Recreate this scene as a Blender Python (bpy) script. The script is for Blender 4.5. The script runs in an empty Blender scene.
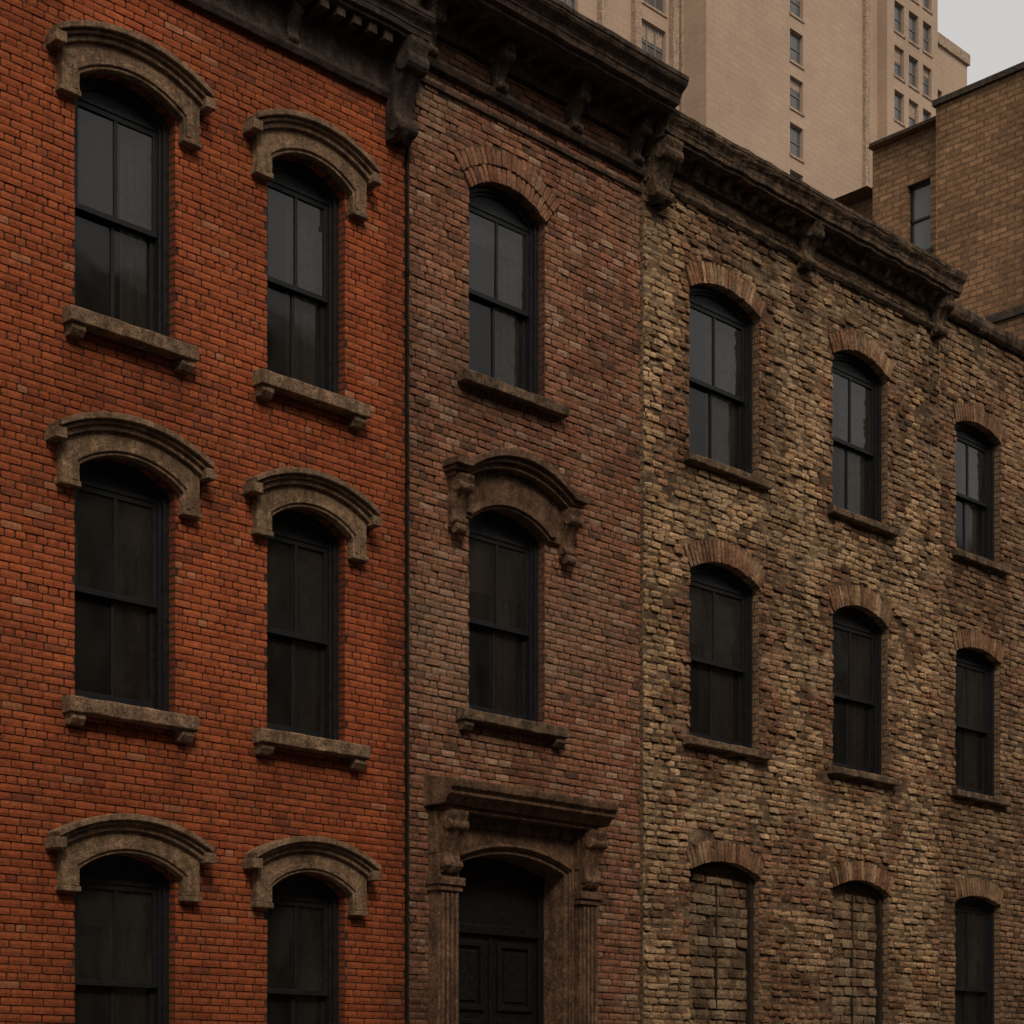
import bpy, math, random
import numpy as np
from mathutils import Vector
random.seed(7)
R=random.random
def U(a,b): return a+(b-a)*R()
scene=bpy.context.scene

# ---------------------------------------------------------------- nodes
class NT:
    def __init__(s,name):
        s.m=bpy.data.materials.new(name); s.m.use_nodes=True
        s.t=s.m.node_tree; s.t.nodes.clear()
        s.out=s.t.nodes.new('ShaderNodeOutputMaterial')
    def n(s,typ,**kw):
        nd=s.t.nodes.new(typ)
        for k,v in kw.items(): setattr(nd,k,v)
        return nd
    def l(s,a,b): s.t.links.new(a,b)
    def setv(s,sock,v):
        if hasattr(v,'is_linked'): s.l(v,sock)
        else: sock.default_value=v
    def obj(s): return s.n('ShaderNodeTexCoord').outputs['Object']
    def mapping(s,v,scale):
        m=s.n('ShaderNodeMapping'); s.l(v,m.inputs[0]); m.inputs['Scale'].default_value=scale; return m.outputs[0]
    def noise(s,v,scale,detail=4,rough=.55):
        n=s.n('ShaderNodeTexNoise'); s.l(v,n.inputs['Vector']); n.inputs['Scale'].default_value=scale
        n.inputs['Detail'].default_value=detail; n.inputs['Roughness'].default_value=rough; return n.outputs['Fac']
    def ramp(s,f,a,b,va=0.,vb=1.):
        m=s.n('ShaderNodeMapRange'); s.l(f,m.inputs[0])
        m.inputs[1].default_value=a; m.inputs[2].default_value=b; m.inputs[3].default_value=va; m.inputs[4].default_value=vb
        return m.outputs[0]
    def math(s,op,a,b=0.):
        m=s.n('ShaderNodeMath',operation=op); s.setv(m.inputs[0],a); s.setv(m.inputs[1],b); return m.outputs[0]
    def mix(s,f,a,b,mode='MIX'):
        m=s.n('ShaderNodeMix',data_type='RGBA',blend_type=mode)
        s.setv(m.inputs[0],f)
        for i,c in ((6,a),(7,b)):
            if isinstance(c,(tuple,list)): m.inputs[i].default_value=(c[0],c[1],c[2],1)
            else: s.l(c,m.inputs[i])
        return m.outputs[2]
    def grey(s,f):
        c=s.n('ShaderNodeCombineColor')
        for i in range(3): s.l(f,c.inputs[i])
        return c.outputs[0]
    def bump(s,h,dist,strength=1.,normal=None):
        b=s.n('ShaderNodeBump'); s.l(h,b.inputs['Height']); b.inputs['Distance'].default_value=dist; b.inputs['Strength'].default_value=strength
        if normal is not None: s.l(normal,b.inputs['Normal'])
        return b.outputs[0]
    def wallvec(s):
        v=s.obj(); sp=s.n('ShaderNodeSeparateXYZ'); s.l(v,sp.inputs[0])
        g=s.n('ShaderNodeNewGeometry'); sn=s.n('ShaderNodeSeparateXYZ'); s.l(g.outputs['True Normal'],sn.inputs[0])
        ax=s.math('ABSOLUTE',sn.outputs[0]); f=s.math('GREATER_THAN',ax,.6)
        mx=s.n('ShaderNodeMix',data_type='FLOAT'); s.l(f,mx.inputs[0]); s.l(sp.outputs[0],mx.inputs[2]); s.l(sp.outputs[1],mx.inputs[3])
        c=s.n('ShaderNodeCombineXYZ'); s.l(mx.outputs[0],c.inputs[0]); s.l(sp.outputs[2],c.inputs[1]); return c.outputs[0]
    def surf(s,col,rough=.9,normal=None,spec=.25,metal=0.):
        p=s.n('ShaderNodeBsdfPrincipled'); s.setv(p.inputs['Base Color'],col if hasattr(col,'is_linked') else (*col[:3],1))
        s.setv(p.inputs['Roughness'],rough); p.inputs['Specular IOR Level'].default_value=spec; p.inputs['Metallic'].default_value=metal
        if normal is not None: s.l(normal,p.inputs['Normal'])
        s.l(p.outputs[0],s.out.inputs[0]); return s.m
    def parge(s,v,c,amt,col):
        """remnants of limewash / parging that run over bricks and joints alike"""
        e=s.math('MULTIPLY',s.ramp(s.noise(s.mapping(v,(1.,1.,1.5)),1.25,9,.72),.50,.60),s.ramp(s.noise(v,26,4,.7),.36,.56,.15,1.))
        return s.mix(s.math('MULTIPLY',e,amt),c,col)
    def soot(s,v,c,amt,col,gsc=.8):
        st=s.noise(s.mapping(v,(2.6,2.6,.32)),1.,7,.68)
        g=s.math('MAXIMUM',s.ramp(st,.49,.68),s.ramp(s.noise(v,gsc,7,.65),.50,.72))
        g=s.math('MULTIPLY',g,s.ramp(s.noise(v,12,5,.75),.32,.6,.25,1.))
        return s.mix(s.math('MULTIPLY',g,amt),c,col)

def mat_bricks(name,effl=.0,effl_col=(.5,.42,.33),grime=.5,grime_col=(.03,.022,.016),fine=.5,bumpd=.006,gsc=.8,pg=0,pgc=None,mid=.28):
    k=NT(name); v=k.obj()
    a=k.n('ShaderNodeAttribute',attribute_name='tint').outputs['Color']
    c=k.mix(1.,a,k.grey(k.ramp(k.noise(v,38,6,.65),.25,.75,1-fine,1+fine)),'MULTIPLY')
    c=k.mix(1.,c,k.grey(k.ramp(k.noise(v,9,5,.6),.3,.7,1-mid,1+mid)),'MULTIPLY')
    if effl>0:
        e=k.math('MULTIPLY',k.ramp(k.noise(v,1.7,8,.7),.48,.66),k.ramp(k.noise(v,22,4,.7),.4,.62))
        c=k.mix(k.math('MULTIPLY',e,effl),c,effl_col)
    if pg: c=k.parge(v,c,pg,pgc)
    c=k.soot(v,c,grime,grime_col,gsc)
    h=k.math('ADD',k.noise(v,70,5,.7),k.math('MULTIPLY',k.noise(v,24,3,.6),1.6))
    return k.surf(c,.92,k.bump(h,bumpd,.9),.12)

def mat_mortar(name,col,dark,pg=0,pgc=None,grime=0,gcol=(.02,.015,.01),gsc=.8):
    k=NT(name); v=k.obj()
    c=k.mix(k.ramp(k.noise(v,5,6,.7),.35,.65),col,dark)
    c=k.mix(1.,c,k.grey(k.ramp(k.noise(v,60,3,.6),.3,.7,.7,1.25)),'MULTIPLY')
    if pg: c=k.parge(v,c,pg,pgc)
    if grime: c=k.soot(v,c,grime,gcol,gsc)
    return k.surf(c,.95,k.bump(k.noise(v,80,4,.7),.006,1.),.1)

def mat_brickwall(name,c1,c2,mortar,bw=.21,bh=.078,ms=.012,var=.35,streak=.55,vs=.9,fine=.25,bd=.012):
    k=NT(name); w=k.wallvec(); v=k.obj()
    b=k.n('ShaderNodeTexBrick'); k.l(w,b.inputs['Vector'])
    b.inputs['Color1'].default_value=(*c1,1); b.inputs['Color2'].default_value=(*c2,1); b.inputs['Mortar'].default_value=(*mortar,1)
    b.inputs['Scale'].default_value=1.; b.inputs['Brick Width'].default_value=bw; b.inputs['Row Height'].default_value=bh
    b.inputs['Mortar Size'].default_value=ms; b.inputs['Mortar Smooth'].default_value=.3; b.inputs['Bias'].default_value=0
    c=k.mix(1.,b.outputs['Color'],k.grey(k.ramp(k.noise(v,vs,7,.65),.3,.7,1-var,1+var)),'MULTIPLY')
    c=k.mix(1.,c,k.grey(k.ramp(k.noise(v,30 if bw<.3 else 6,5,.7),.3,.7,1-fine,1+fine)),'MULTIPLY')
    st=k.noise(k.mapping(v,(1.4,1.4,.15)),1.,6,.6)
    c=k.mix(k.ramp(st,.52,.75,0,streak),c,(c1[0]*.3,c1[1]*.3,c1[2]*.3))
    inv=k.math('SUBTRACT',1.,b.outputs['Fac'])
    h=k.math('ADD',inv,k.math('MULTIPLY',k.noise(v,50,4),.4))
    return k.surf(c,.92,k.bump(h,bd,.9),.12)

def mat_stone(name,col,dark,scale=1.,bd=.009,spec=.12,streak=.65):
    k=NT(name); v=k.obj()
    c=k.mix(k.ramp(k.noise(v,6*scale,8,.72),.38,.60),col,dark)
    c=k.mix(1.,c,k.grey(k.ramp(k.noise(v,70*scale,4,.75),.32,.68,.35,1.65)),'MULTIPLY')
    c=k.mix(1.,c,k.grey(k.ramp(k.noise(v,22*scale,5,.7),.32,.68,.6,1.4)),'MULTIPLY')
    st=k.noise(k.mapping(v,(9,9,1.4)),1.,6,.68)
    c=k.mix(k.ramp(st,.48,.68,0,streak),c,(dark[0]*.3,dark[1]*.28,dark[2]*.28))
    h=k.math('ADD',k.noise(v,60*scale,5,.7),k.math('MULTIPLY',k.noise(v,14*scale,4,.6),2.))
    return k.surf(c,.92,k.bump(h,bd,1.),spec)

def mat_plain(name,col,rough=.5,var=.3,spec=.4,sc=12,bd=.0015):
    k=NT(name); v=k.obj()
    c=k.mix(1.,(col[0],col[1],col[2]),k.grey(k.ramp(k.noise(v,sc,6,.65),.3,.7,1-var,1+var)),'MULTIPLY')
    return k.surf(c,k.ramp(k.noise(v,sc*2,4),.3,.7,rough-.12,min(1,rough+.15)),k.bump(k.noise(v,sc*4,4),bd,.8),spec)

def mat_glass(name,refl=1.,dirt=.12,tint=(.55,.58,.58),rough=.02,dcol=(.16,.15,.135)):
    k=NT(name); v=k.obj()
    tr=k.n('ShaderNodeBsdfTransparent'); tr.inputs[0].default_value=(*tint,1)
    gl=k.n('ShaderNodeBsdfGlossy'); gl.inputs['Roughness'].default_value=rough
    gl.inputs['Color'].default_value=(refl,refl,refl,1)
    k.l(k.bump(k.noise(v,1.6,2,.4),.012,.35),gl.inputs['Normal'])
    fr=k.n('ShaderNodeFresnel'); fr.inputs['IOR'].default_value=1.62
    m=k.n('ShaderNodeMixShader'); k.l(fr.outputs[0],m.inputs[0]); k.l(tr.outputs[0],m.inputs[1]); k.l(gl.outputs[0],m.inputs[2])
    di=k.n('ShaderNodeBsdfDiffuse'); di.inputs[0].default_value=(*dcol,1)
    d=k.math('MULTIPLY',k.ramp(k.noise(k.mapping(v,(3,3,1)),1.3,7,.7),.3,.75,.2,1.),dirt)
    m2=k.n('ShaderNodeMixShader'); k.l(d,m2.inputs[0]); k.l(m.outputs[0],m2.inputs[1]); k.l(di.outputs[0],m2.inputs[2])
    k.l(m2.outputs[0],k.out.inputs[0]); return k.m

# ---------------------------------------------------------------- mesh builder
class MB:
    def __init__(s): s.v=[];s.f=[];s.mi=[];s.c=[]
    def add(s,vs,fs,m=0,col=None):
        b=len(s.v); s.v.extend(vs); s.f.extend([tuple(i+b for i in f) for f in fs]); s.mi.extend([m]*len(fs))
        if col is not None: s.c.extend([col]*len(vs))
    def box(s,x0,x1,y0,y1,z0,z1,m=0,col=None):
        s.add([(x0,y0,z0),(x1,y0,z0),(x1,y1,z0),(x0,y1,z0),(x0,y0,z1),(x1,y0,z1),(x1,y1,z1),(x0,y1,z1)],
              [(0,3,2,1),(4,5,6,7),(0,1,5,4),(1,2,6,5),(2,3,7,6),(3,0,4,7)],m,col)
    def prism_x(s,prof,x0,x1,m=0):
        n=len(prof)
        vs=[(x0,y,z) for y,z in prof]+[(x1,y,z) for y,z in prof]
        fs=[(i,(i+1)%n,n+(i+1)%n,n+i) for i in range(n)]+[tuple(range(n-1,-1,-1)),tuple(range(n,2*n))]
        s.add(vs,fs,m)
    def prism_y(s,prof,y0,y1,m=0):
        n=len(prof)
        vs=[(x,y0,z) for x,z in prof]+[(x,y1,z) for x,z in prof]
        fs=[((i+1)%n,i,n+i,n+(i+1)%n) for i in range(n)]+[tuple(range(n)),tuple(range(2*n-1,n-1,-1))]
        s.add(vs,fs,m)
    def band(s,inn,out,yb,yf,m=0):
        n=len(inn); vs=[]
        for (a,b),(c,d) in zip(inn,out): vs+= [(a,yf,b),(c,yf,d),(c,yb,d),(a,yb,b)]
        fs=[]
        for i in range(n-1):
            p=i*4;q=p+4
            for e in range(4): fs.append((p+e,p+(e+1)%4,q+(e+1)%4,q+e))
        fs.append((3,2,1,0)); e=(n-1)*4; fs.append((e,e+1,e+2,e+3))
        s.add(vs,fs,m)
    def cylx(s,x0,x1,cy,cz,r,n=14,m=0):
        s.prism_x([(cy+r*math.cos(2*math.pi*i/n),cz+r*math.sin(2*math.pi*i/n)) for i in range(n)],x0,x1,m)
    def cylz(s,cx,cy,r,z0,z1,n=12,m=0):
        vs=[(cx+r*math.cos(2*math.pi*i/n),cy+r*math.sin(2*math.pi*i/n),z) for z in (z0,z1) for i in range(n)]
        s.add(vs,[(i,(i+1)%n,n+(i+1)%n,n+i) for i in range(n)]+[tuple(range(n-1,-1,-1)),tuple(range(n,2*n))],m)
    def obj(s,name,mats,parent=None,bevel=0,fix=True):
        me=bpy.data.meshes.new(name); me.from_pydata(s.v,[],s.f); 
        for m in mats: me.materials.append(m)
        me.polygons.foreach_set('material_index',s.mi)
        if s.c:
            at=me.color_attributes.new('tint','FLOAT_COLOR','POINT')
            a=np.ones((len(s.c),4),dtype=np.float32); a[:,:3]=np.array(s.c,dtype=np.float32); at.data.foreach_set('color',a.ravel())
        me.update()
        if fix:
            import bmesh
            bm=bmesh.new(); bm.from_mesh(me); bmesh.ops.recalc_face_normals(bm,faces=bm.faces); bm.to_mesh(me); bm.free()
        o=bpy.data.objects.new(name,me); scene.collection.objects.link(o)
        if bevel:
            b=o.modifiers.new('bevel','BEVEL'); b.width=bevel; b.segments=2; b.limit_method='ANGLE'; b.angle_limit=math.radians(40)
        if parent is not None:
            o.parent=parent; o.matrix_parent_inverse=parent.matrix_world.inverted()
        return o
def empty(name,loc):
    e=bpy.data.objects.new(name,None); scene.collection.objects.link(e); e.location=loc; e.empty_display_size=1
    bpy.context.view_layer.update(); return e

# ---------------------------------------------------------------- openings
class Op:
    def __init__(s,xl,xr,z0,crown,rise=0.,kind='win',ring=0.):
        s.xl,s.xr,s.z0,s.crown,s.rise,s.kind,s.ring=xl,xr,z0,crown,rise,kind,ring
        s.cx=(xl+xr)/2; s.hw=(xr-xl)/2; s.zs=crown-rise
        if rise>0: s.R=(s.hw**2+rise**2)/(2*rise); s.cz=crown-s.R; s.ang=math.asin(min(1,s.hw/s.R))
    def top(s,x):
        if s.rise<=0: return s.crown
        d=min(abs(x-s.cx),s.hw); return s.cz+math.sqrt(max(0,s.R**2-d*d))
    def xs(s,n=12):
        if s.rise<=0: return [s.xl,s.xr]
        return [s.cx+s.R*math.sin(s.ang*(2*i/n-1)) for i in range(n+1)]
    def path(s,inset,n=14,zb=None):
        zb=s.z0 if zb is None else zb
        hw=s.hw-inset
        if s.rise<=0: return [(s.cx-hw,zb),(s.cx-hw,s.crown-inset),(s.cx+hw,s.crown-inset),(s.cx+hw,zb)]
        r=s.R-inset; a=math.asin(min(1,hw/r))
        p=[(s.cx-hw,zb)]+[(s.cx+r*math.sin(a*(2*i/n-1)),s.cz+r*math.cos(a*(2*i/n-1))) for i in range(n+1)]+[(s.cx+hw,zb)]
        return p

def wall_panel(mb,x0,x1,z0,z1,ops,y,depth,m=0,mr=0):
    xs={x0,x1}
    for o in ops: xs.update(o.xs())
    xs=sorted(x for x in xs if x0<=x<=x1)
    xx=[xs[0]]
    for x in xs[1:]:
        if x-xx[-1]>1e-4: xx.append(x)
    for a,b in zip(xx,xx[1:]):
        mid=(a+b)/2
        cov=sorted([o for o in ops if o.xl<mid<o.xr],key=lambda o:o.z0)
        za=zb=z0
        for o in cov:
            if o.z0>z0: mb.add([(a,y,za),(b,y,zb),(b,y,o.z0),(a,y,o.z0)],[(0,1,2,3)],m)
            za,zb=o.top(a),o.top(b)
        mb.add([(a,y,za),(b,y,zb),(b,y,z1),(a,y,z1)],[(0,1,2,3)],m)
    for o in ops:
        p=[(o.xl,o.z0)]+[(x,o.top(x)) for x in o.xs()]+[(o.xr,o.z0)]
        p.append(p[0])
        for (a,b),(c,d) in zip(p,p[1:]):
            mb.add([(a,y,b),(a,y+depth,b),(c,y+depth,d),(c,y,d)],[(0,1,2,3)],mr)

def one_brick(mb,x0,x1,z0,z1,y,jit,col,prot,frame=None):
    nx=4; nz=3; e=.006+jit*.6
    fx=[0,e/(x1-x0) if x1-x0>.05 else .2,1-(e/(x1-x0) if x1-x0>.05 else .2),1]; fz=[0,.5,1]
    ty=U(-1,1)*jit*.9; tx=U(-1,1)*jit*.9
    vs=[];
    for j in range(nz):
        for i in range(nx):
            edge=(i in(0,3)) or (j in(0,2)); cor=(i in(0,3)) and (j in(0,2))
            px=x0+(x1-x0)*fx[i]+U(-1,1)*jit*(.5 if edge else .4)
            pz=z0+(z1-z0)*fz[j]+U(-1,1)*jit*.5
            if cor:
                px+= (jit*.5+.002)*(1 if i==0 else -1); pz+=(jit*.4+.002)*(1 if j==0 else -1)
            py=y-prot+(.0035+jit*.4*R() if edge else 0)+ty*(fx[i]-.5)+tx*(fz[j]-.5)+U(-1,1)*jit*.3+(.003 if cor else 0)
            vs.append((px,py,pz))
    fs=[(j*nx+i,j*nx+i+1,(j+1)*nx+i+1,(j+1)*nx+i) for j in range(nz-1) for i in range(nx-1)]
    ring=[0,1,2,3,7,11,10,9,8,4]
    b=len(vs)
    for r in ring: p=vs[r]; vs.append((p[0],y+.03,p[2]))
    n=len(ring)
    for i in range(n):
        k=(i+1)%n; fs.append((ring[k],ring[i],b+i,b+k))
    if frame:
        ox,oz,ca,sa=frame
        vs=[(ox+p[0]*ca+p[2]*sa,p[1],oz-p[0]*sa+p[2]*ca) for p in vs]
    mb.add(vs,fs,0,col)

from mathutils import noise as mn
def nz(x,z,s,o=0): return mn.noise(Vector((x*s,z*s,o)))

def lay_bricks(mb,x0,x1,z0,z1,bw,bh,mo,y,ops,jit,colfn,prot=(.008,.016),bond=7):
    row=0; z=z0
    while z<z1-.02:
        zt=min(z+bh-mo,z1); zc=(z+zt)/2
        blocks=[]
        for o in ops:
            t=o.ring
            if zc<o.z0 or z>o.crown+t-.01: continue
            if zc<=o.zs or o.rise<=0: blocks.append((o.xl,o.xr)); continue
            zz=z if t==0 else zc
            rr=(o.R+t); d=rr*rr-(zz-o.cz)**2
            if d>0:
                h=math.sqrt(d)
                if t>0: h=min(h,(zc-o.cz)*math.tan(o.ang))
                else: h=min(h,o.hw)
                blocks.append((o.cx-h,o.cx+h))
        blocks.sort()
        free=[]; cur=x0
        for a,b in blocks:
            if a>cur: free.append((cur,a))
            cur=max(cur,b)
        if cur<x1: free.append((cur,x1))
        hdr=bond and row%bond==bond-1
        w=bw/2 if hdr else bw
        off=(row%2)*bw/2+(bw/4 if hdr else 0)+U(-.01,.01)+U(-1,1)*jit*4
        zj=U(-1,1)*jit*.3
        for a,b in free:
            k=math.floor((a-x0+off)/w); x=x0-off+k*w
            while x<b:
                l=max(a,x+mo/2); r=min(b,x+w-mo/2)
                wob=U(-1,1)*jit*1.2
                if r-l>.03:
                    rr=min(b,r+wob) if r<b else r
                    cxm=(l+r)/2
                    wz=jit*1.8*nz(cxm,zc,.9,20)
                    dep=max(0,nz(cxm,zc,1.6,31)-.15)*jit*1.4   # eroded zones sit deeper
                    one_brick(mb,l,max(l+.025,rr),z+zj+wz,zt+zj+wz,y,jit,colfn(cxm,zc),U(*prot)-dep)
                x+=w
        z+=bh; row+=1

def arch_ring(mb,o,t,y,jit,colfn,rings=1,prot=.022,bt=.072):
    for q in range(rings):
        r0=o.R+q*t/rings; r1=o.R+(q+1)*t/rings-.01
        rm=(r0+r1)/2; a=o.ang
        n=max(5,int(2*a*rm/bt)|1); 
        for i in range(n):
            th=-a+2*a*(i+.5)/n; w=2*a*rm/n-.008
            one_brick(mb,-w/2,w/2,r0,r1+U(-.02,.01),y,jit,colfn(o.cx,o.crown),prot+U(-.006,.008),(o.cx,o.cz,math.cos(th),math.sin(th)))

# ---------------------------------------------------------------- materials
M_frame=mat_plain('window_frame_paint',(.010,.0105,.011),.5,.35,.28)
M_glass=mat_glass('window_glass',.8,.16)
M_glass2=mat_glass('dimmed_glass',.5,.12,(.62,.61,.57),.06)  # lower sashes: weaker reflection set in the material, no screen there
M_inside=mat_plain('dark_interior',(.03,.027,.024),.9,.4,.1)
M_curt=mat_plain('curtain_cloth',(.58,.52,.42),.95,.25,.05)
M_stone=mat_stone('brownstone_trim',(.250,.160,.096),(.125,.080,.048))
M_stone2=mat_stone('red_brownstone',(.170,.098,.058),(.08,.046,.029))
M_stone3=mat_stone('weathered_sandstone',(.185,.122,.072),(.07,.047,.03))
M_cdark=mat_stone('cornice_dark_paint',(.062,.042,.030),(.028,.019,.014),1.,.005,.25)
M_cb2=mat_stone('cornice_brown',(.090,.058,.039),(.034,.023,.016),1.,.008,.18)
M_cb3=mat_stone('cornice_tan_stone',(.150,.098,.060),(.042,.029,.019),1.,.014,.15,.85)
M_door=mat_plain('black_door_paint',(.006,.0055,.005),.45,.3,.3)
M_seam=mat_plain('seam_dark',(.014,.010,.008),.9,.5,.05)  # dark tone for the added line along the house seam
M_roof=mat_plain('roof_tar',(.04,.04,.04),.95,.3,.1)

def window(F,G,C,I,o,y,curtain=None):
    P=o.path
    F.band(P(.055),P(-.004),y+.24,y+.095)
    F.band(P(.085),P(.054),y+.24,y+.13)
    zh=o.zs-.045 if o.rise>0 else o.crown-.085
    xl=o.xl+.084; xr=o.xr-.084; z0=o.z0
    if o.rise>0:
        tp=[(x,z) for x,z in P(.08)[1:-1]]
        F.prism_y([(xl,zh)]+tp+[(xr,zh)],y+.16,y+.24)
        F.box(xl,xr,y+.145,y+.25,zh-.03,zh+.012)
        zh-=.03
    F.box(o.xl,o.xr,y+.10,y+.26,z0-.002,z0+.045)
    z0+=.045
    zm=(z0+zh)/2+.02
    sw=.045
    for (a,b,yy,tr,br,gi) in ((zm-.025,zh,y+.155,.05,.05,0),(z0,zm+.02,y+.205,.045,.085,1)):
        F.box(xl,xl+sw,yy,yy+.04,a,b); F.box(xr-sw,xr,yy,yy+.04,a,b)
        F.box(xl+sw,xr-sw,yy+.002,yy+.038,b-tr,b); F.box(xl+sw,xr-sw,yy+.002,yy+.038,a,a+br)
        F.box(o.cx-.016,o.cx+.016,yy+.004,yy+.034,a+br,b-tr)
        tl=U(-.006,.006); t2=U(-.004,.004)
        G.add([(xl+sw,yy+.02+tl,a+br),(xr-sw,yy+.02+t2,a+br),(xr-sw,yy+.02-tl,b-tr),(xl+sw,yy+.02-t2,b-tr)],[(0,1,2,3)],gi)
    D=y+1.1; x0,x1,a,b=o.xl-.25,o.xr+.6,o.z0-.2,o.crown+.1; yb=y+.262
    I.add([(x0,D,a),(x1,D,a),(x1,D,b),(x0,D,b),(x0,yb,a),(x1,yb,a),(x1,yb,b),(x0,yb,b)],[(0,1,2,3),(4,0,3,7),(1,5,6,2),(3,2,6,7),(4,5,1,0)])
    c=curtain if curtain is not None else random.choice(['r','lr','r','rb','r','r'])
    def sheet(xa,xb,za,zb):
        n=26; vs=[];fs=[]; ph=U(0,6)
        for i in range(n+1):
            x=xa+(xb-xa)*i/n; d=.03*math.sin(i*1.25+ph)+.014*math.sin(i*2.7)
            vs+=[(x,y+.305+d*.6,za),(x,y+.305+d,zb)]
        for i in range(n): fs.append((2*i,2*i+2,2*i+3,2*i+1))
        C.add(vs,fs)
    w=o.xr-o.xl
    if 'r' in c: sheet(o.xr-w*U(.38,.6),o.xr+.1,o.z0-.1,o.crown)
    if c=='lr': sheet(o.xl-.1,o.xl+w*U(.15,.3),o.z0-.1,o.crown)
    if 'b' in c: C.box(o.xl-.05,o.xr+.1,y+.268,y+.272,zm+U(.2,.6),o.crown)

def sill(mb,x0,x1,z,y,p=.14,h=.13,feet=True,m=0):
    n=max(2,int((x1-x0)/.12))
    vs=[];fs=[]
    for i in range(n+1):
        x=x0+(x1-x0)*i/n; a=U(-.007,.007); b=U(-.007,.007)
        vs+=[(x,y+.09,z+.012),(x,y-p+.012+a,z-.006+b*.5),(x,y-p+a,z-.02+b),(x,y-p+b,z-h+.008+a),(x,y-p+.01+b,z-h+a*.5),(x,y+.09,z-h)]
    for i in range(n):
        p0=i*6;q=p0+6
        for e in range(6): fs.append((p0+e,p0+(e+1)%6,q+(e+1)%6,q+e))
    fs.append((5,4,3,2,1,0)); e=n*6; fs.append(tuple(e+i for i in range(6)))
    mb.add(vs,fs,m)
    if feet:
        for a in (x0+.03,x1-.17): mb.prism_x([(y+.02,z-h+.006),(y-p+.03,z-h+.006),(y-p+.03,z-h-.05),(y-p+.07,z-h-.10),(y+.02,z-h-.10)],a,a+.14,m)

def console(mb,xc,w,y,zt,h,p,m=0,vol=True):
    n=18; pr=[(y+.02,zt)]
    for i in range(n+1):
        t=i/n
        f=p*(.3+.7*(.5+.5*math.cos(math.pi*min(1,t/.72))))+.2*p*math.exp(-((t-.86)/.09)**2)
        if t<.08: f=p*1.02
        if t>.97: f*=.7
        pr.append((y-f,zt-h*t))
    pr.append((y+.02,zt-h))
    mb.prism_x(pr,xc-w/2,xc+w/2,m)
    mb.prism_x([(a-.012 if a<y else a,b) for a,b in pr],xc-w*.14,xc+w*.14,m)
    if vol:
        mb.cylx(xc-w*.57,xc+w*.57,y-p*.70,zt-h*.22,min(h*.14,p*.28),14,m)
        mb.cylx(xc-w*.57,xc+w*.57,y-p*.33,zt-h*.86,min(h*.10,p*.2),14,m)

def arc_pts(cx,cz,r,hw,n=16):
    a=math.asin(min(1,hw/r)); return [(cx+r*math.sin(a*(2*i/n-1)),cz+r*math.cos(a*(2*i/n-1))) for i in range(n+1)]
def arc3(cx,crown,rise,hw,n=16):
    r=(hw*hw+rise*rise)/(2*rise); return arc_pts(cx,crown-r,r,hw,n)

def hood(mb,o,y,m=0):
    n=16; leg=o.zs-.15; c=o.crown; X=o.cx+.015
    def pth(pts,zb): return [(pts[0][0],zb)]+pts+[(pts[-1][0],zb)]
    inn=pth(arc3(X,c+.004,o.rise,o.hw+.018,n),leg)
    body=pth(arc3(X,c+.205,.20,o.hw+.195,n),leg)
    mb.band(inn,body,y+.03,y-.085,m)
    mb.band(pth(arc3(X,c+.035,o.rise+.004,o.hw+.045,n),leg+.004),pth(arc3(X,c+.085,o.rise+.012,o.hw+.09,n),leg+.004),y-.08,y-.105,m)
    for sgn in (-1,1):
        xa,xb=sorted((X+sgn*(o.hw+.01),X+sgn*(o.hw+.215)))
        mb.box(xa,xb,y-.10,y+.02,leg-.045,leg+.002,m)
    for z_,t_,h_,p_ in ((.20,.05,.235,.125),(.248,.034,.255,.16),(.280,.055,.285,.20)):
        mb.band(arc3(X,c+z_,.21,o.hw+h_-.012,n),arc3(X,c+z_+t_,.215,o.hw+h_,n),y+.02,y-p_,m)
    e=arc3(X,c+.20,.21,o.hw+.23,n)
    for sgn,q in ((-1,e[0]),(1,e[-1])):
        xa,xb=sorted((q[0]-sgn*.03,q[0]+sgn*.08))
        mb.box(xa,xb,y-.185,y+.02,q[1]-.015,q[1]+.08,m)

def cornice_profile(y,zb,zt,p):
    h=zt-zb
    pts=[(y+.25,zb),(y-p*.72,zb),(y-p*.72,zb+h*.14),(y-p*.80,zb+h*.16),(y-p*.82,zb+h*.34)]
    for i in range(7):
        t=i/6; pts.append((y-p*(.84+.14*(t-.16*math.sin(2*math.pi*t))),zb+h*(.38+.44*t)))
    pts+=[(y-p,zb+h*.84),(y-p,zt),(y+.25,zt+.02)]
    return pts
def run_x(mb,prof,x0,x1,jit=.006,step=.25,m=0):
    n=max(2,int((x1-x0)/step)); k=len(prof); vs=[];fs=[]
    for i in range(n+1):
        x=x0+(x1-x0)*i/n
        a=U(-jit,jit); b=U(-jit,jit)
        for (yy,zz) in prof: vs.append((x,yy+a+U(-jit,jit)*.4,zz+b+U(-jit,jit)*.4))
    for i in range(n):
        for e in range(k): fs.append((i*k+e,i*k+(e+1)%k,(i+1)*k+(e+1)%k,(i+1)*k+e))
    fs.append(tuple(range(k-1,-1,-1))); fs.append(tuple(n*k+i for i in range(k)))
    mb.add(vs,fs,m)

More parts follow.
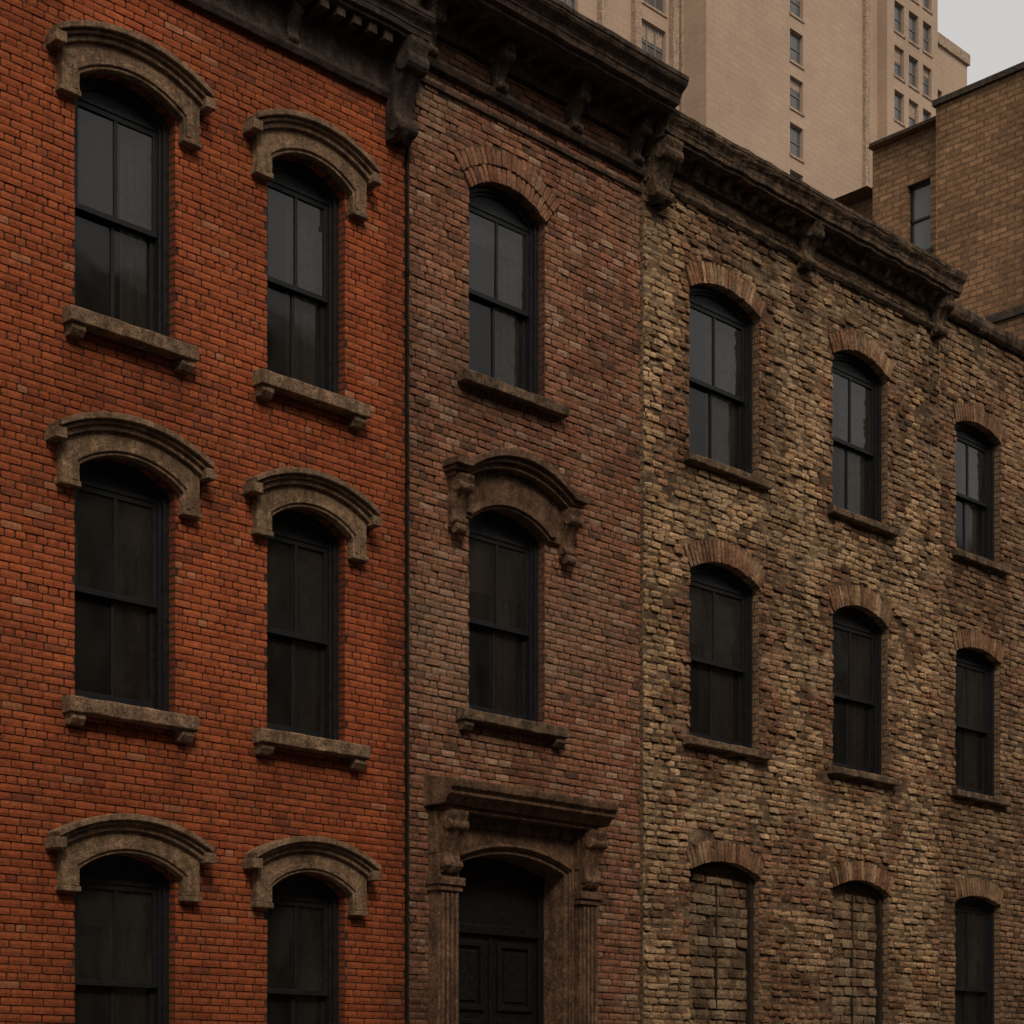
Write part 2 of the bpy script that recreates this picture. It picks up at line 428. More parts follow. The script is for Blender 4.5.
def shell(mb,x0,x1,y,yb,zt,m=0,mr=1):
    mb.add([(x0,y,0),(x0,yb,0),(x0,yb,zt),(x0,y,zt)],[(0,1,2,3)],m)
    mb.add([(x1,y,0),(x1,yb,0),(x1,yb,zt),(x1,y,zt)],[(3,2,1,0)],m)
    mb.add([(x0,yb,0),(x1,yb,0),(x1,yb,zt),(x0,yb,zt)],[(3,2,1,0)],m)
    mb.box(x0,x1,y,y+.3,zt-.3,zt,m)
    mb.add([(x0,y+.3,zt-.3),(x1,y+.3,zt-.3),(x1,yb,zt-.3),(x0,yb,zt-.3)],[(0,1,2,3)],mr)

def near(ops,x,z):
    d=9
    for o in ops:
        dx=max(o.xl-x,0,x-o.xr); dz=max(o.z0-z,0,z-o.crown); d=min(d,math.hypot(dx,dz))
    return d
def sm(x,a,b):
    t=max(0,min(1,(x-a)/(b-a))); return t*t*(3-2*t)
def lerp(a,b,t): return tuple(a[i]+(b[i]-a[i])*t for i in range(3))
def mul(c,k): return tuple(x*k for x in c)
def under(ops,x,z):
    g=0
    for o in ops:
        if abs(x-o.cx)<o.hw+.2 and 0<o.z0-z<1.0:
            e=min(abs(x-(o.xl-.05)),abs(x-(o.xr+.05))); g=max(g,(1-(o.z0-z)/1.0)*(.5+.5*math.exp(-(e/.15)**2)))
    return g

# ---------------------------------------------------------------- colour functions; the low-wall darkening paints in shade along with base dirt
def col1(ops):
    def f(x,z):
        c=random.choice([(.280,.070,.025),(.265,.064,.024),(.295,.077,.028),(.25,.060,.023),(.272,.072,.028)])
        r=R()
        if r<.04: c=(.18,.050,.024)
        elif r<.06: c=(.30,.115,.055)
        k=1.03+.24*nz(x,z,.6,1)+.14*nz(x,z,2.2,3)+U(-.07,.07)
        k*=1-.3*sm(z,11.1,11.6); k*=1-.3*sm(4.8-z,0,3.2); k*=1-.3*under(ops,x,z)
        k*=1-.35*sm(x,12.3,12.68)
        return mul(c,k)
    return f
def col2(ops):
    def f(x,z):
        c=random.choice([(.215,.090,.050),(.230,.100,.056),(.195,.080,.045),(.240,.115,.067),(.200,.092,.054)])
        r=R()
        if r<.07: c=(.11,.056,.035)
        elif r<.17: c=(.28,.165,.105)
        t=sm(nz(x,z,.55,5),.0,.5); c=lerp(c,(.22,.145,.092),t*.45)
        k=1+.25*nz(x,z,.8,2)+.15*nz(x,z,2.2,3)+U(-.09,.09)
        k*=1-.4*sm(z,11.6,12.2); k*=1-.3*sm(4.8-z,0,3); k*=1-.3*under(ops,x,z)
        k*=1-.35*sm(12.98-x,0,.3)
        return mul(c,k)
    return f
def col3(ops):
    def f(x,z):
        tan=random.choice([(.40,.250,.130),(.43,.275,.148),(.36,.220,.112),(.46,.305,.172)])
        red=random.choice([(.235,.112,.060),(.27,.135,.073),(.20,.098,.055)])
        d=near(ops,x,z)
        t=sm(nz(x,z,.6,9)+.6*nz(x,z,1.9,3)+U(-.25,.25)+.6*math.exp(-(d/.35)**2),.04,.46)
        if x<16.5: t*=.2
        c=lerp(tan,red,t)
        if R()<.12: c=mul(c,U(.35,.6))
        k=1+.3*nz(x,z,1.1,2)+U(-.14,.14)
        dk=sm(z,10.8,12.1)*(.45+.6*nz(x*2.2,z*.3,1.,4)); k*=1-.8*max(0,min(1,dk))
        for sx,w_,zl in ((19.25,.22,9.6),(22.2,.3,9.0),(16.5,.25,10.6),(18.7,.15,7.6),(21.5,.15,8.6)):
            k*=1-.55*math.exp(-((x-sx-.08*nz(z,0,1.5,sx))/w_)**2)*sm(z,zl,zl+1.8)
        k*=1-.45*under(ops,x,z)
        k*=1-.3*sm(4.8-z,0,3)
        return mul(c,k)
    return f
def col4(ops):
    def f(x,z):
        c=random.choice([(.235,.125,.066),(.205,.105,.056),(.26,.152,.085),(.18,.094,.051)])
        t=sm(nz(x,z,.7,12)+U(-.3,.3),.0,.4); c=lerp(c,(.31,.205,.11),t*.6)
        if R()<.12: c=mul(c,.5)
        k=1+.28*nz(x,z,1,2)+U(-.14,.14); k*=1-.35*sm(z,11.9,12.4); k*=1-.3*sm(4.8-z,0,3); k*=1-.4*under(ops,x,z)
        return mul(c,k)
    return f

def house(x0,x1,y,ztop,ops,wallmats,brickmat,colf,bw,bh,mo,jit,prot,zbr,bond,roofz,base_mat,rings=1,ringprot=.022,ringmix=.3):
    e=empty('brick_rowhouse',((x0+x1)/2,y+6,0))
    w=MB(); wall_panel(w,x0,x1,0,ztop,ops,y+.004,.36,0,1); 
    w.obj('wall_backing',wallmats[:2],e,fix=False)
    s=MB(); shell(s,x0,x1,y+.006,y+12,roofz); s.obj('side_walls_and_roof',[wallmats[1],M_roof],e,fix=False)
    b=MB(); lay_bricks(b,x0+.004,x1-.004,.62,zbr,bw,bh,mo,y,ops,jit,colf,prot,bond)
    for o in ops:
        if o.ring>0: arch_ring(b,o,o.ring,y,min(jit,.009),lambda x,z:mul(lerp(colf(x+U(-.5,.5),z-.6),(.20,.105,.06),ringmix),.92),rings,ringprot)
    b.obj('facing_bricks',[brickmat],e,fix=False)
    p=MB(); 
    spans=[]; cur=x0
    for o in sorted([o for o in ops if o.z0<.62],key=lambda o:o.xl): spans.append((cur,o.xl)); cur=o.xr
    spans.append((cur,x1))
    for a,c in spans: p.box(a+.003,c-.003,y-.06,y+.002,0,.61); p.box(a+.003,c-.003,y-.09,y+.0,.56,.64)
    p.obj('stone_base',[base_mat],e,.01)
    F,G,C,I=MB(),MB(),MB(),MB()
    for o in ops:
        if o.kind=='win': window(F,G,C,I,o,y)
    F.obj('window_frames',[M_frame],e,.004); G.obj('window_glass',[M_glass,M_glass2],e,fix=False)
    if C.v: C.obj('curtains',[M_curt],e,fix=False)
    I.obj('window_interiors',[M_inside],e,fix=False)
    return e

# ================================================================ HOUSE 1 (orange-red)
X0,X1=2.6,12.68
ops=[Op(a,b,z0,zc,.18) for (a,b) in ((8.86,9.90),(10.94,11.89),(6.0,7.0),(3.8,4.8)) for z0,zc in ((8.42,10.62),(5.08,7.26),(1.68,3.78))]
m1=mat_mortar('mortar_dark',(.075,.038,.024),(.036,.021,.015))
m1w=mat_brickwall('red_brick_side',(.20,.050,.02),(.15,.04,.018),(.05,.03,.02),.205,.069)
b1=mat_bricks('red_facing_brick',.15,(.25,.13,.075),.6,(.045,.019,.011),.40,.005,.5,mid=.18)
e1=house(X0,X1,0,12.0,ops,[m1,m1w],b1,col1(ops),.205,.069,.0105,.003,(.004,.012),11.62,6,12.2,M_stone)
S=MB();H=MB()
for o in ops: sill(S,o.cx-.65,o.cx+.68,o.z0,0,.15,.14); hood(H,o,0)
S.obj('window_sills',[M_stone],e1,.008); H.obj('window_hoods',[M_stone],e1,.008)
K=MB(); y=0
run_x(K,[(y+.02,11.55),(y-.06,11.55),(y-.085,11.60),(y-.085,11.64),(y-.05,11.66),(y-.05,11.98),(y-.09,12.0),(y-.09,12.06),(y+.02,12.06)],X0,X1-.01,.003)
run_x(K,cornice_profile(y,12.06,12.33,.47),X0,X1-.005,.005)
x=X0+.15
while x<X1-.35:
    K.box(x,x+.10,y-.30,y-.04,11.96,12.062); x+=.2
for xc in (X1-.16,X1-4.2,X1-8.2): console(K,xc,.24,y-.04,12.063,.92,.36)
for xc in (X1-1.5,X1-2.85,X1-5.55,X1-6.9): console(K,xc,.13,y-.04,11.96,.34,.14,0,False)
K.obj('cornice',[M_cdark],e1,.006)

# ================================================================ HOUSE 2 (brown-red, door)
X0,X1=12.70,16.23; y=-.03
wr1=Op(13.54,14.67,9.12,11.26,.20,'win',.36); wr2=Op(13.54,14.67,5.63,7.82,.19,'win',0); door=Op(13.31,14.99,0.0,4.24,.17,'door',0)
ops=[wr1,wr2,door]
m2=mat_mortar('mortar_brown',(.115,.075,.048),(.05,.033,.023))
m2w=mat_brickwall('brown_brick_side',(.14,.06,.035),(.11,.05,.03),(.06,.04,.03))
b2=mat_bricks('brown_facing_brick',.4,(.29,.19,.12),.62,(.04,.025,.016),.55,.007,.6)
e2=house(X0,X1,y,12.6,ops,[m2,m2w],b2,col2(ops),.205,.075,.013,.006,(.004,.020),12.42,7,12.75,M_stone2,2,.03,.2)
S=MB(); sill(S,13.36,14.92,9.12,y,.14,.12,False); sill(S,13.34,14.92,5.63,y,.14,.12,True); S.obj('window_sills',[M_stone3],e2,.008)
H=MB(); o=wr2
def shoulder(cx,hw,ha,zbase,rise,n=16):
    Rr=(ha*ha+rise*rise)/(2*rise); cz=zbase+rise-Rr
    a=arc_pts(cx,cz,Rr,ha,n); return [(cx-hw,zbase)]+a+[(cx+hw,zbase)]
cx=o.cx+.03
def layer(zb,t,hw,rise,p):
    H.band(shoulder(cx,hw,.78,zb,rise),shoulder(cx,hw,.78,zb+t,rise+.01),y+.02,y-p)
layer(7.98,.05,.93,.24,.15); layer(8.03,.045,.96,.25,.20); layer(8.073,.07,.99,.26,.25)
inn=o.path(-.003,14,7.62); out=[(cx-.80,7.62)]+arc_pts(cx,7.98+.24-(.64+.0576)/(.48),(.64+.0576)/(.48),.80,14)+[(cx+.80,7.62)]
H.band(inn,out,y+.02,y-.055)
inn2=o.path(-.035,14,7.66); out2=o.path(-.10,14,7.66); H.band(inn2,out2,y-.05,y-.085)
for xc in (cx-.82,cx+.82): console(H,xc,.18,y-.02,7.99,.52,.20); H.cylx(xc-.07,xc+.07,y-.09,7.46,.055)
H.obj('ornate_window_hood',[M_stone2],e2,.007)
D=MB(); d=door
def lay(inn,out,p,yb=.02): D.band(inn,out,y+yb,y-p)
inn=d.path(0.0,14,1.0); out=[(d.cx-.90,1.0)]+[(d.cx-.90+1.80*i/14,4.42) for i in range(15)]+[(d.cx+.90,1.0)]
lay(inn,out,.07)
lay(d.path(-.02,14,1.02),d.path(-.05,14,1.02),.095,-.06)
D.band(d.path(.05,14,1.0),d.path(-.002,14,1.0),y+.40,y-.04)
for sgn in (-1,1):
    xc=d.cx+sgn*1.05
    D.box(xc-.14,xc+.14,y-.16,y+.02,1.0,4.12)
    D.box(xc-.17,xc+.17,y-.20,y+.02,.9,1.25)
    D.box(xc-.165,xc+.165,y-.20,y+.02,3.72,3.78); D.box(xc-.18,xc+.18,y-.225,y+.02,3.78,3.86)
    for k in (-.095,-.032,.032,.095): D.box(xc+k-.018,xc+k+.018,y-.19,y-.155,1.25,3.70)
    console(D,xc,.23,y-.14,4.52,.62,.20)
    D.box(xc-.15,xc+.15,y-.14,y+.02,4.1,4.53)
xa,xb=d.cx-1.25,d.cx+1.22
D.box(d.cx-.89,d.cx+.89,y-.10,y+.02,4.421,4.53)
D.prism_x([(y+.02,4.53),(y-.26,4.53),(y-.26,4.58),(y+.02,4.58)],xa+.12,xb-.12)
run_x(D,[(y+.02,4.58),(y-.30,4.58),(y-.33,4.62),(y-.37,4.66),(y-.40,4.67),(y-.40,4.71),(y-.44,4.74),(y-.45,4.79),(y-.45,4.82),(y+.02,4.90)],xa,xb,.003)
D.obj('door_surround',[M_stone2],e2,.008)
Q=MB(); yd=y+.32
Q.box(d.xl+.04,d.xr-.04,yd,yd+.06,1.0,4.3)
Q.box(d.xl+.04,d.xr-.04,yd-.05,yd+.01,3.36,3.46); Q.box(d.cx-.02,d.cx+.02,yd-.02,yd+.01,1.0,3.36)
Q.box(d.xl+.05,d.xl+.13,yd-.045,yd,1.0,4.2);Q.box(d.xr-.13,d.xr-.05,yd-.045,yd,1.0,4.2)
for s_ in (-1,1):
    c=d.cx+s_*.36
    for za,zb in ((1.15,1.75),(1.85,2.45),(2.55,3.28)):
        Q.band([(c-.20,za+.05),(c-.20,zb-.05),(c+.20,zb-.05),(c+.20,za+.05),(c-.20,za+.05)],[(c-.26,za),(c-.26,zb),(c+.26,zb),(c+.26,za),(c-.26,za)],yd+.01,yd-.03)
        Q.box(c-.15,c+.15,yd-.018,yd+.01,za+.1,zb-.1)
    Q.cylx(c-s_*.24-.01,c-s_*.24+.01,yd-.07,2.0,.03)
Q.obj('door',[M_door],e2,.006)
T=MB()
for i in range(6):
    T.box(d.cx-1.3,d.cx+1.3,y-.60-.29*(6-i),y-.08,.165*i,.165*(i+1))
T.box(d.xl,d.xr,y-.09,y+.36,.0,.99)
T.obj('front_steps',[M_stone2],e2,.012)
K=MB()
run_x(K,[(y+.02,12.08),(y-.07,12.08),(y-.10,12.13),(y-.10,12.17),(y-.035,12.19),(y+.02,12.19)],X0,X1-.005,.004)
run_x(K,[(y+.02,12.44),(y-.06,12.44),(y-.12,12.58),(y-.14,12.66),(y+.02,12.66)],X0,X1-.005,.004)
K.box(X0,X1-.005,y-.04,y+.01,11.90,11.945)
run_x(K,cornice_profile(y,12.66,12.98,.70),X0,X1+.03,.007)
x=X0+.12
while x<X1-.1:
    K.box(x,x+.09,y-.30,y-.1,12.58,12.662); x+=.27
for xc in (X0+.2,X0+1.2,X0+2.35,X1-.16): console(K,xc,.14,y-.02,12.60,.46,.26)
K.obj('cornice',[M_cb2],e2,.006)
Seam=MB(); Seam.cylz(12.69,-.02,.015,.15,11.6)  # thin rod with collars, stands in for the dark seam between houses
for z in (1.5,3.6,5.7,7.8,9.9,11.2): Seam.cylz(12.69,-.02,.022,z,z+.05)
Seam.obj('seam_line',[M_seam],e2)

# ================================================================ HOUSE 3 (tan, weathered)
X0,X1=16.235,22.40; y=-.07
ops=[]
for a,b in ((17.06,18.38),(19.91,21.15)):
    ops+= [Op(a,b,9.12,11.26,.17,'win',.25),Op(a,b,5.82,7.97,.17,'win',.28),Op(a,b,2.05,4.42,.14,'infill',.26)]
PG=(.40,.275,.165)
m3=mat_mortar('mortar_tan',(.155,.103,.060),(.052,.035,.022),.8,mul(PG,.75),.8,(.03,.02,.013),1.3)
m3w=mat_brickwall('tan_brick_side',(.23,.15,.085),(.16,.09,.05),(.07,.05,.035),.23,.085)
b3=mat_bricks('tan_painted_brick',.5,(.46,.33,.20),.85,(.036,.024,.015),.75,.016,1.3,.6,PG)
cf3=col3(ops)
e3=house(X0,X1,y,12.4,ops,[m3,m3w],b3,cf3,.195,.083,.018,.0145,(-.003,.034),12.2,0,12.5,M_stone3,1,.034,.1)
b=MB(); W=MB(); F=MB()
for o in ops:
    if o.kind!='infill': continue
    W.add([(o.xl,y+.16,o.z0),(o.xr,y+.16,o.z0),(o.xr,y+.16,o.crown),(o.xl,y+.16,o.crown)],[(0,1,2,3)])
    lay_bricks(b,o.xl+.07,o.xr-.07,o.z0,o.zs-.03,.27,.125,.022,y+.15,[],.014,lambda x,z:mul(random.choice([(.22,.14,.083),(.17,.095,.055),(.26,.18,.108)]),U(.5,1.)),(.004,.04),0)
    F.band(o.path(.06),o.path(-.002),y+.22,y+.08)
    F.box(o.cx-.012,o.cx+.012,y+.12,y+.16,o.z0,o.zs)
b.obj('window_brick_infill',[b3],e3,fix=False); W.obj('infill_backing',[m3],e3,fix=False); F.obj('blocked_window_frames',[mat_plain('old_frame_wood',(.03,.022,.016),.85,.5,.1)],e3,.004)
S=MB()
for o in ops: sill(S,o.xl-.12,o.xr+.13,o.z0,y,.11,.10,False)
S.obj('window_sills',[M_stone3],e3,.01)
K=MB()
run_x(K,[(y+.02,12.02),(y-.04,12.02),(y-.075,12.06),(y-.075,12.10),(y-.04,12.12),(y+.02,12.12)],X0,X1,.008,.16)
run_x(K,[(y+.02,12.30),(y-.07,12.30),(y-.10,12.36),(y-.14,12.45),(y+.02,12.45)],X0,X1,.008,.16)
run_x(K,cornice_profile(y,12.45,12.73,.42),X0,X1+.02,.010,.14)
x=X0+.5
while x<X1-.3:
    w_=U(.07,.12); q=U(.14,.24)
    if R()<.85: K.prism_x([(y,12.46),(y-q,12.46),(y-q,12.41+U(-.02,.02)),(y-.12,12.33),(y,12.33)],x,x+w_)
    x+=.26+U(-.02,.02)
console(K,X0+.17,.28,y-.04,12.46,.66,.30)
for xc in (19.25,X1-.15): console(K,xc,.2,y-.04,12.46,.52,.24)
K.obj('cornice',[M_cb3],e3,.008)

# ================================================================ HOUSE 4 (brown)
X0,X1=22.405,30.2; y=-.0
ops=[]
for a,b in ((22.91,24.1),(25.4,26.6),(27.9,29.1)):
    ops+= [Op(a,b,9.2,11.1,.12,'win',.25),Op(a,b,5.87,7.93,.12,'win',.26),Op(a,b,1.9,4.44,.10,'win',.26)]
m4=mat_mortar('mortar_umber',(.11,.074,.045),(.042,.029,.019),.6,mul(PG,.6),.7,(.028,.019,.013),1.)
b4=mat_bricks('umber_facing_brick',.4,(.36,.25,.15),.75,(.032,.021,.014),.65,.012,1.,.4,mul(PG,.8))
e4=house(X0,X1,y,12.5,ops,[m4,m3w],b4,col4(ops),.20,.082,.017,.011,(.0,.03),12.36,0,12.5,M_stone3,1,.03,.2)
S=MB()
for o in ops: sill(S,o.xl-.12,o.xr+.12,o.z0,y,.11,.10,False)
S.obj('window_sills',[M_stone3],e4,.01)
K=MB(); run_x(K,[(y+.34,12.5),(y-.04,12.36),(y-.09,12.40),(y-.12,12.46),(y-.12,12.55),(y+.34,12.58)],X0,X1,.008); K.obj('parapet_coping',[M_cb3],e4,.008)

# ================================================================ background side-street brick building
e=empty('brick_apartment_building',(52,15,0))
mbk=mat_brickwall('tan_brown_brick',(.25,.138,.070),(.155,.083,.042),(.12,.075,.045),.44,.15,.022,.25,.35,.5,.4,.03)
mcop=mat_stone('coping_dark',(.07,.05,.036),(.035,.026,.02))
def xface(mb,X,ya,yb,z1,wins,depth=.25,m=0):
    ys=sorted({ya,yb,*[w[0] for w in wins],*[w[1] for w in wins]})
    for a,b_ in zip(ys,ys[1:]):
        mid=(a+b_)/2; z=0
        for w in sorted([w for w in wins if w[0]<mid<w[1]],key=lambda w:w[2]):
            mb.add([(X,a,z),(X,b_,z),(X,b_,w[2]),(X,a,w[2])],[(0,1,2,3)],m); z=w[3]
        mb.add([(X,a,z),(X,b_,z),(X,b_,z1),(X,a,z1)],[(0,1,2,3)],m)
    for w in wins:
        p=[(w[0],w[2]),(w[0],w[3]),(w[1],w[3]),(w[1],w[2]),(w[0],w[2])]
        for (a,c),(b_,d_) in zip(p,p[1:]): mb.add([(X,a,c),(X+depth,a,c),(X+depth,b_,d_),(X,b_,d_)],[(0,1,2,3)],m)
B=MB(); F=MB(); G=MB()
wz=[(23.5-3.4*i,25.35-3.4*i) for i in range(6)]
w1=[(12.72,13.42,a,b_) for a,b_ in wz]
xface(B,42.25,12.4,14.5,26.75,w1)
w2=[(3.0,3.9,a,b_) for a,b_ in wz]+[(6.0,6.9,a,b_) for a,b_ in wz]
xface(B,42,-0,12.4,27.0,w2); xface(B,42.6,14.5,34,25.75,[])
B.add([(42,12.4,0),(42.25,12.4,0),(42.25,12.4,27.0),(42,12.4,27.0)],[(0,1,2,3)])
for ya,yb,z in ((0,12.4,27.0),(12.4,14.5,26.75),(14.5,34,25.75)):
    B.add([(42,ya,z-.1),(60,ya,z-.1),(60,yb,z-.1),(42,yb,z-.1)],[(0,1,2,3)])
B.add([(42,0,0),(60,0,0),(60,0,26.9),(42,0,26.9)],[(0,1,2,3)]); B.add([(60,0,0),(60,34,0),(60,34,26.6),(60,0,26.6)],[(0,1,2,3)])
B.obj('walls',[mbk],e,fix=False)
K=MB(); K.box(41.90,42.3,-.1,12.45,26.95,27.1); K.box(42.16,42.55,12.46,14.55,26.69,26.83); K.box(42.50,42.9,14.56,34,25.69,25.83)
K.box(41.90,42.0,-.05,10.9,20.9,21.1)
K.obj('coping',[mcop],e)
for X,w in [(42.25,q) for q in w1]+[(42,q) for q in w2]:
    a,b_,c,d_=w; xf=X+.14
    for p in ((a,a+.06,c,d_),(b_-.06,b_,c,d_),(a,b_,c,c+.08),(a,b_,d_-.07,d_),(a,b_,(c+d_)/2-.03,(c+d_)/2+.03)):
        F.box(xf,xf+.06,p[0],p[1],p[2],p[3])
    G.add([(xf+.04,a,c),(xf+.04,b_,c),(xf+.04,b_,d_),(xf+.04,a,d_)],[(0,1,2,3)])
    F.box(X-.05,X+.1,a-.06,b_+.06,c-.12,c-.002,1)
def mat_farglass(name,col):
    k=NT(name); v=k.obj(); return k.surf(k.mix(k.noise(v,.7,2),(col[0]*.5,col[1]*.5,col[2]*.5),col),.12,None,.6)
mfg=mat_farglass('far_glass',(.11,.105,.10))
F.obj('window_frames',[M_frame,mcop],e); G.obj('window_glass',[mfg],e,fix=False)

# ================================================================ high-rise
e=empty('highrise_tower',(98,76,0))
mh=mat_brickwall('hazed_beige_masonry',(.375,.270,.195),(.345,.248,.178),(.315,.228,.165),1.1,.42,.02,.13,.10,.12,.07,.008)  # distance haze is baked into these paler wall and trim colours
mh2=mat_stone('hazed_beige_trim',(.34,.25,.18),(.27,.195,.14),.3,.01,.15,.2)
B=MB();F=MB();G=MB()
def section(x0,x1,y,zt,cols,fh,wh,zoff,fr=.08,mull=True):
    ops=[]
    for a,b_ in cols:
        z=zoff
        while z+wh<zt-1: ops.append(Op(a,b_,z,z+wh)); z+=fh
    wall_panel(B,x0,x1,0,zt,ops,y,.35)
    B.add([(x0,y,0),(x0,y+30,0),(x0,y+30,zt),(x0,y,zt)],[(0,1,2,3)]); B.add([(x1,y,0),(x1,y+30,0),(x1,y+30,zt),(x1,y,zt)],[(0,1,2,3)])
    B.add([(x0,y,zt),(x1,y,zt),(x1,y+30,zt),(x0,y+30,zt)],[(0,1,2,3)]); B.add([(x0,y+30,0),(x1,y+30,0),(x1,y+30,zt),(x0,y+30,zt)],[(0,1,2,3)])
    for o in ops:
        yy=y+.22
        for p in ((o.xl,o.xl+fr,o.z0,o.crown),(o.xr-fr,o.xr,o.z0,o.crown),(o.xl+fr,o.xr-fr,o.z0,o.z0+fr),(o.xl+fr,o.xr-fr,o.crown-fr,o.crown),(o.xl+fr,o.xr-fr,(o.z0+o.crown)/2-.04,(o.z0+o.crown)/2+.04)):
            F.box(p[0],p[1],yy,yy+.08,p[2],p[3])
        if mull and o.xr-o.xl>1.9:
            for q in (-.4,.4): F.box(o.cx+q-.06,o.cx+q+.06,yy-.01,yy+.06,o.z0+fr,o.crown-fr)
        if R()<.35: F.box(o.xl+fr,o.xr-fr,yy+.03,yy+.045,o.crown-fr-U(.3,1.1),o.crown-fr,1)
        G.add([(o.xl,yy+.05,o.z0),(o.xr,yy+.05,o.z0),(o.xr,yy+.05,o.crown),(o.xl,yy+.05,o.crown)],[(0,1,2,3)])
        F.box(o.xl-.08,o.xr+.08,y-.08,y+.1,o.z0-.16,o.z0-.003,1)
section(74,94.6,63,96,[(88.5,90.9),(92.9,94.3),(80.5,82.8)],3.55,2.5,1.9)
section(92.2,111.0,60.8,98,[(100.9,102.35)],3.1,2.1,1.4)
section(111.0,117.4,60.0,98,[(111.9,113.1),(113.7,114.9),(115.5,116.6)],3.1,2.1,1.2)
section(117.4,122.8,60.9,77.8,[(118.6,119.4),(120.1,120.9),(121.6,122.4)],3.1,1.9,1.2)
B.obj('walls',[mh],e,fix=False)
F.obj('window_frames',[mat_plain('grey_metal',(.13,.12,.11),.5,.2,.4),mh2],e); G.obj('window_glass',[mfg],e,fix=False)
P=MB()
for xa in (84.5,87.6,91.2,92.0): P.box(xa,xa+.55,62.6,63.002,0,96)
P.box(109.2,109.7,60.5,60.802,0,98)
P.box(117.3,122.95,60.7,61.1,77.6,78.4)
P.obj('piers',[mh2],e,.03)

# ================================================================ opposite side of the street: unseen, added to shade low walls and darken reflections
def block(x0,x1,h,c1,c2,mort):
    e=empty('unseen_brick_block',((x0+x1)/2,-27,0)); mt=mat_brickwall('brick_facade',c1,c2,mort)
    B=MB();F=MB();G=MB(); yf=-20.5; ops=[]
    n=int((x1-x0-1)/2.4); 
    for i in range(n):
        xa=x0+1+i*(x1-x0-1)/n
        z=1.6
        while z+2.0<h-.8: ops.append(Op(xa,xa+1.15,z,z+2.0)); z+=3.3
    wall_panel(B,x0,x1,0,h,ops,yf,-.3)
    B.add([(x0,yf,h),(x1,yf,h),(x1,yf-12,h),(x0,yf-12,h)],[(0,1,2,3)]);B.add([(x0,yf,0),(x0,yf-12,0),(x0,yf-12,h),(x0,yf,h)],[(0,1,2,3)])
    B.add([(x1,yf,0),(x1,yf-12,0),(x1,yf-12,h),(x1,yf,h)],[(0,1,2,3)]);B.add([(x0,yf-12,0),(x1,yf-12,0),(x1,yf-12,h),(x0,yf-12,h)],[(0,1,2,3)])
    for o in ops:
        F.box(o.xl,o.xr,yf-.2,yf-.14,(o.z0+o.crown)/2-.03,(o.z0+o.crown)/2+.03); F.box(o.xl,o.xl+.06,yf-.2,yf-.14,o.z0,o.crown);F.box(o.xr-.06,o.xr,yf-.2,yf-.14,o.z0,o.crown)
        F.box(o.xl-.1,o.xr+.1,yf-.02,yf+.1,o.z0-.14,o.z0-.002,1); F.box(o.xl-.1,o.xr+.1,yf-.02,yf+.06,o.crown+.002,o.crown+.2,1)
        G.add([(o.xl,yf-.18,o.z0),(o.xr,yf-.18,o.z0),(o.xr,yf-.18,o.crown),(o.xl,yf-.18,o.crown)],[(0,1,2,3)])
    F.prism_x([(yf-.2,h-.5),(yf+.2,h-.5),(yf+.5,h-.1),(yf+.55,h+.1),(yf-.2,h+.1)],x0,x1,1)
    B.obj('walls',[mt],e,fix=False); F.obj('frames_and_cornice',[M_frame,M_stone3],e); G.obj('window_glass',[mfg],e,fix=False)
block(-30,6,18.6,(.24,.12,.08),(.18,.09,.06),(.12,.09,.07))
block(6.01,30,19.3,(.27,.18,.11),(.2,.13,.08),(.14,.10,.07))
block(30.01,52,18.4,(.2,.09,.06),(.16,.075,.05),(.1,.08,.06))
block(52.01,85,20.5,(.26,.17,.12),(.2,.13,.09),(.12,.1,.08))

# ================================================================ ground
def mat_ground(name,c,c2,sc):
    k=NT(name); v=k.obj(); cc=k.mix(k.ramp(k.noise(v,.5,7,.6),.35,.65),c,c2); cc=k.mix(1.,cc,k.grey(k.ramp(k.noise(v,sc,3,.7),.3,.7,.7,1.3)),'MULTIPLY')
    return k.surf(cc,.9,k.bump(k.noise(v,sc,4),.004,.8),.3)
g=MB(); g.add([(-900,-900,0),(900,-900,0),(900,900,0),(-900,900,0)],[(0,1,2,3)]); g.obj('ground',[mat_ground('dirt_concrete',(.12,.11,.10),(.09,.085,.08),20)],fix=False)
g=MB(); g.add([(-200,-16.5,.004),(300,-16.5,.004),(300,-3.6,.004),(-200,-3.6,.004)],[(0,1,2,3)]); g.obj('road',[mat_ground('asphalt',(.05,.05,.05),(.065,.063,.06),60)],fix=False)
k=NT('pavement_slabs'); w=k.obj(); bt=k.n('ShaderNodeTexBrick'); k.l(w,bt.inputs['Vector']); bt.offset=0
bt.inputs['Scale'].default_value=1; bt.inputs['Brick Width'].default_value=1.5; bt.inputs['Row Height'].default_value=1.5; bt.inputs['Mortar Size'].default_value=.012
bt.inputs['Color1'].default_value=(.27,.26,.24,1); bt.inputs['Color2'].default_value=(.22,.21,.195,1); bt.inputs['Mortar'].default_value=(.08,.075,.07,1)
mp=k.surf(k.mix(1.,bt.outputs['Color'],k.grey(k.ramp(k.noise(w,3,7,.7),.3,.7,.7,1.2)),'MULTIPLY'),.9)
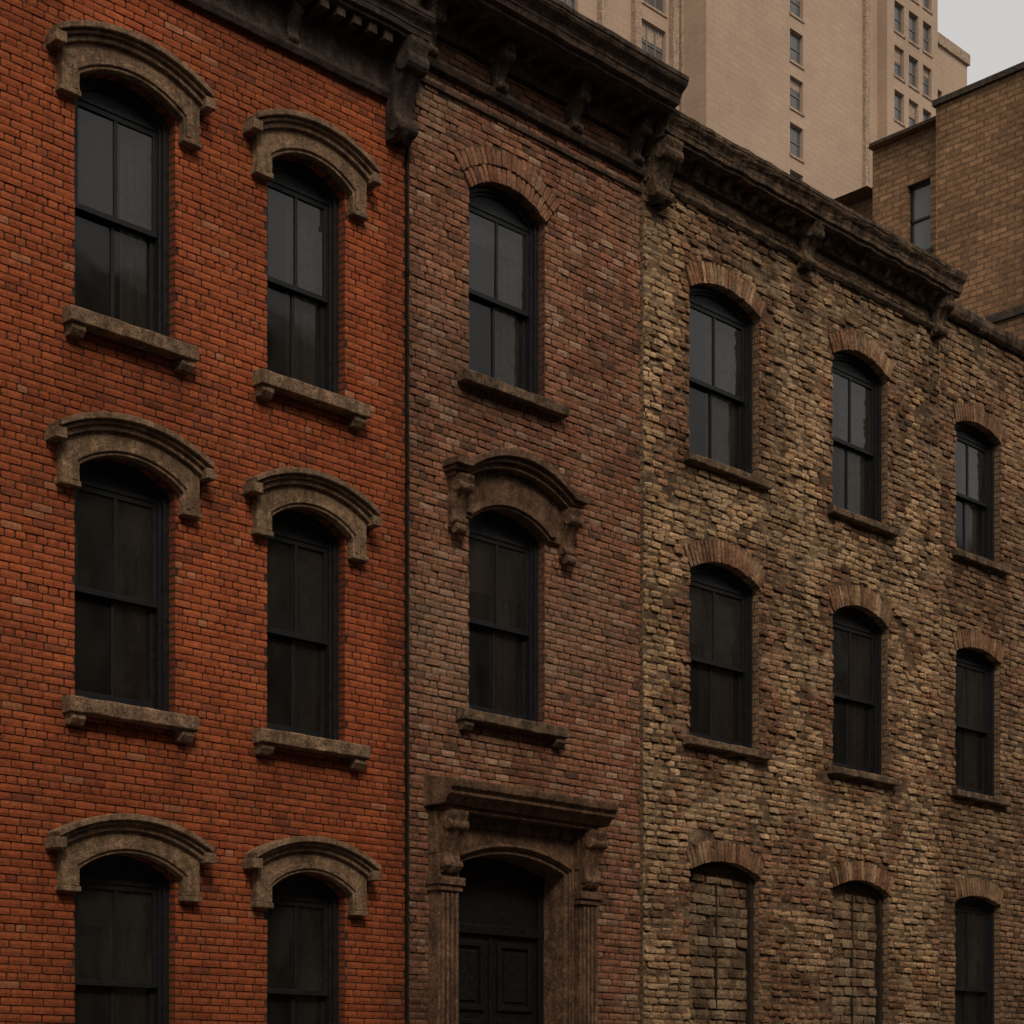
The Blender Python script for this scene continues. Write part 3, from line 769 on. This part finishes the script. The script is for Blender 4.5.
g=MB(); g.box(-200,300,-3.45,-.0,-.05,.13); g.box(-200,300,-20.5,-16.65,-.05,.13); g.obj('pavement',[mp],None,0)
g=MB(); g.box(-200,300,-3.6,-3.452,-.05,.14); g.box(-200,300,-16.648,-16.5,-.05,.14); g.obj('kerb',[mat_stone('granite_kerb',(.3,.29,.28),(.2,.19,.18))],None,.01)

# ================================================================ sky, sun, camera
w=bpy.data.worlds.new("World"); scene.world=w; w.use_nodes=True; nt=w.node_tree; nt.nodes.clear()
sky=nt.nodes.new('ShaderNodeTexSky'); sky.sky_type='NISHITA'; sky.sun_disc=False
SE=math.radians(44)
sky.sun_elevation=SE; sky.sun_rotation=math.atan2(-.55,-1.); sky.dust_density=6; sky.air_density=1.2; sky.ozone_density=1
hs=nt.nodes.new('ShaderNodeHueSaturation'); hs.inputs['Saturation'].default_value=.2
mv=nt.nodes.new('ShaderNodeMix'); mv.data_type='RGBA'; mv.inputs[0].default_value=.65; mv.inputs[7].default_value=(7.3,7.1,6.9,1)
bg=nt.nodes.new('ShaderNodeBackground'); bg.inputs[1].default_value=.108; out=nt.nodes.new('ShaderNodeOutputWorld')
nt.links.new(sky.outputs[0],hs.inputs['Color']); nt.links.new(hs.outputs[0],mv.inputs[6]); nt.links.new(mv.outputs[2],bg.inputs[0]); nt.links.new(bg.outputs[0],out.inputs[0])
sd=bpy.data.lights.new('sun','SUN'); sd.energy=1.6; sd.angle=math.radians(13); sd.color=(1,.84,.66)
so=bpy.data.objects.new('sun',sd); scene.collection.objects.link(so)
dv=Vector((-.55,-1.,0)).normalized()*math.cos(SE)+Vector((0,0,math.sin(SE)))
so.rotation_euler=dv.to_track_quat('Z','Y').to_euler(); so.location=(0,-30,40)
cd=bpy.data.cameras.new('camera'); cd.sensor_width=36; cd.lens=1888/1024*36; cd.shift_y=578/1024; cd.clip_end=3000
co=bpy.data.objects.new('camera',cd); scene.collection.objects.link(co); co.location=(0,-14.2,1.7); co.rotation_euler=(math.radians(90),0,math.radians(-45))
scene.camera=co
scene.view_settings.view_transform='Standard'; scene.view_settings.look='None'; scene.view_settings.exposure=0
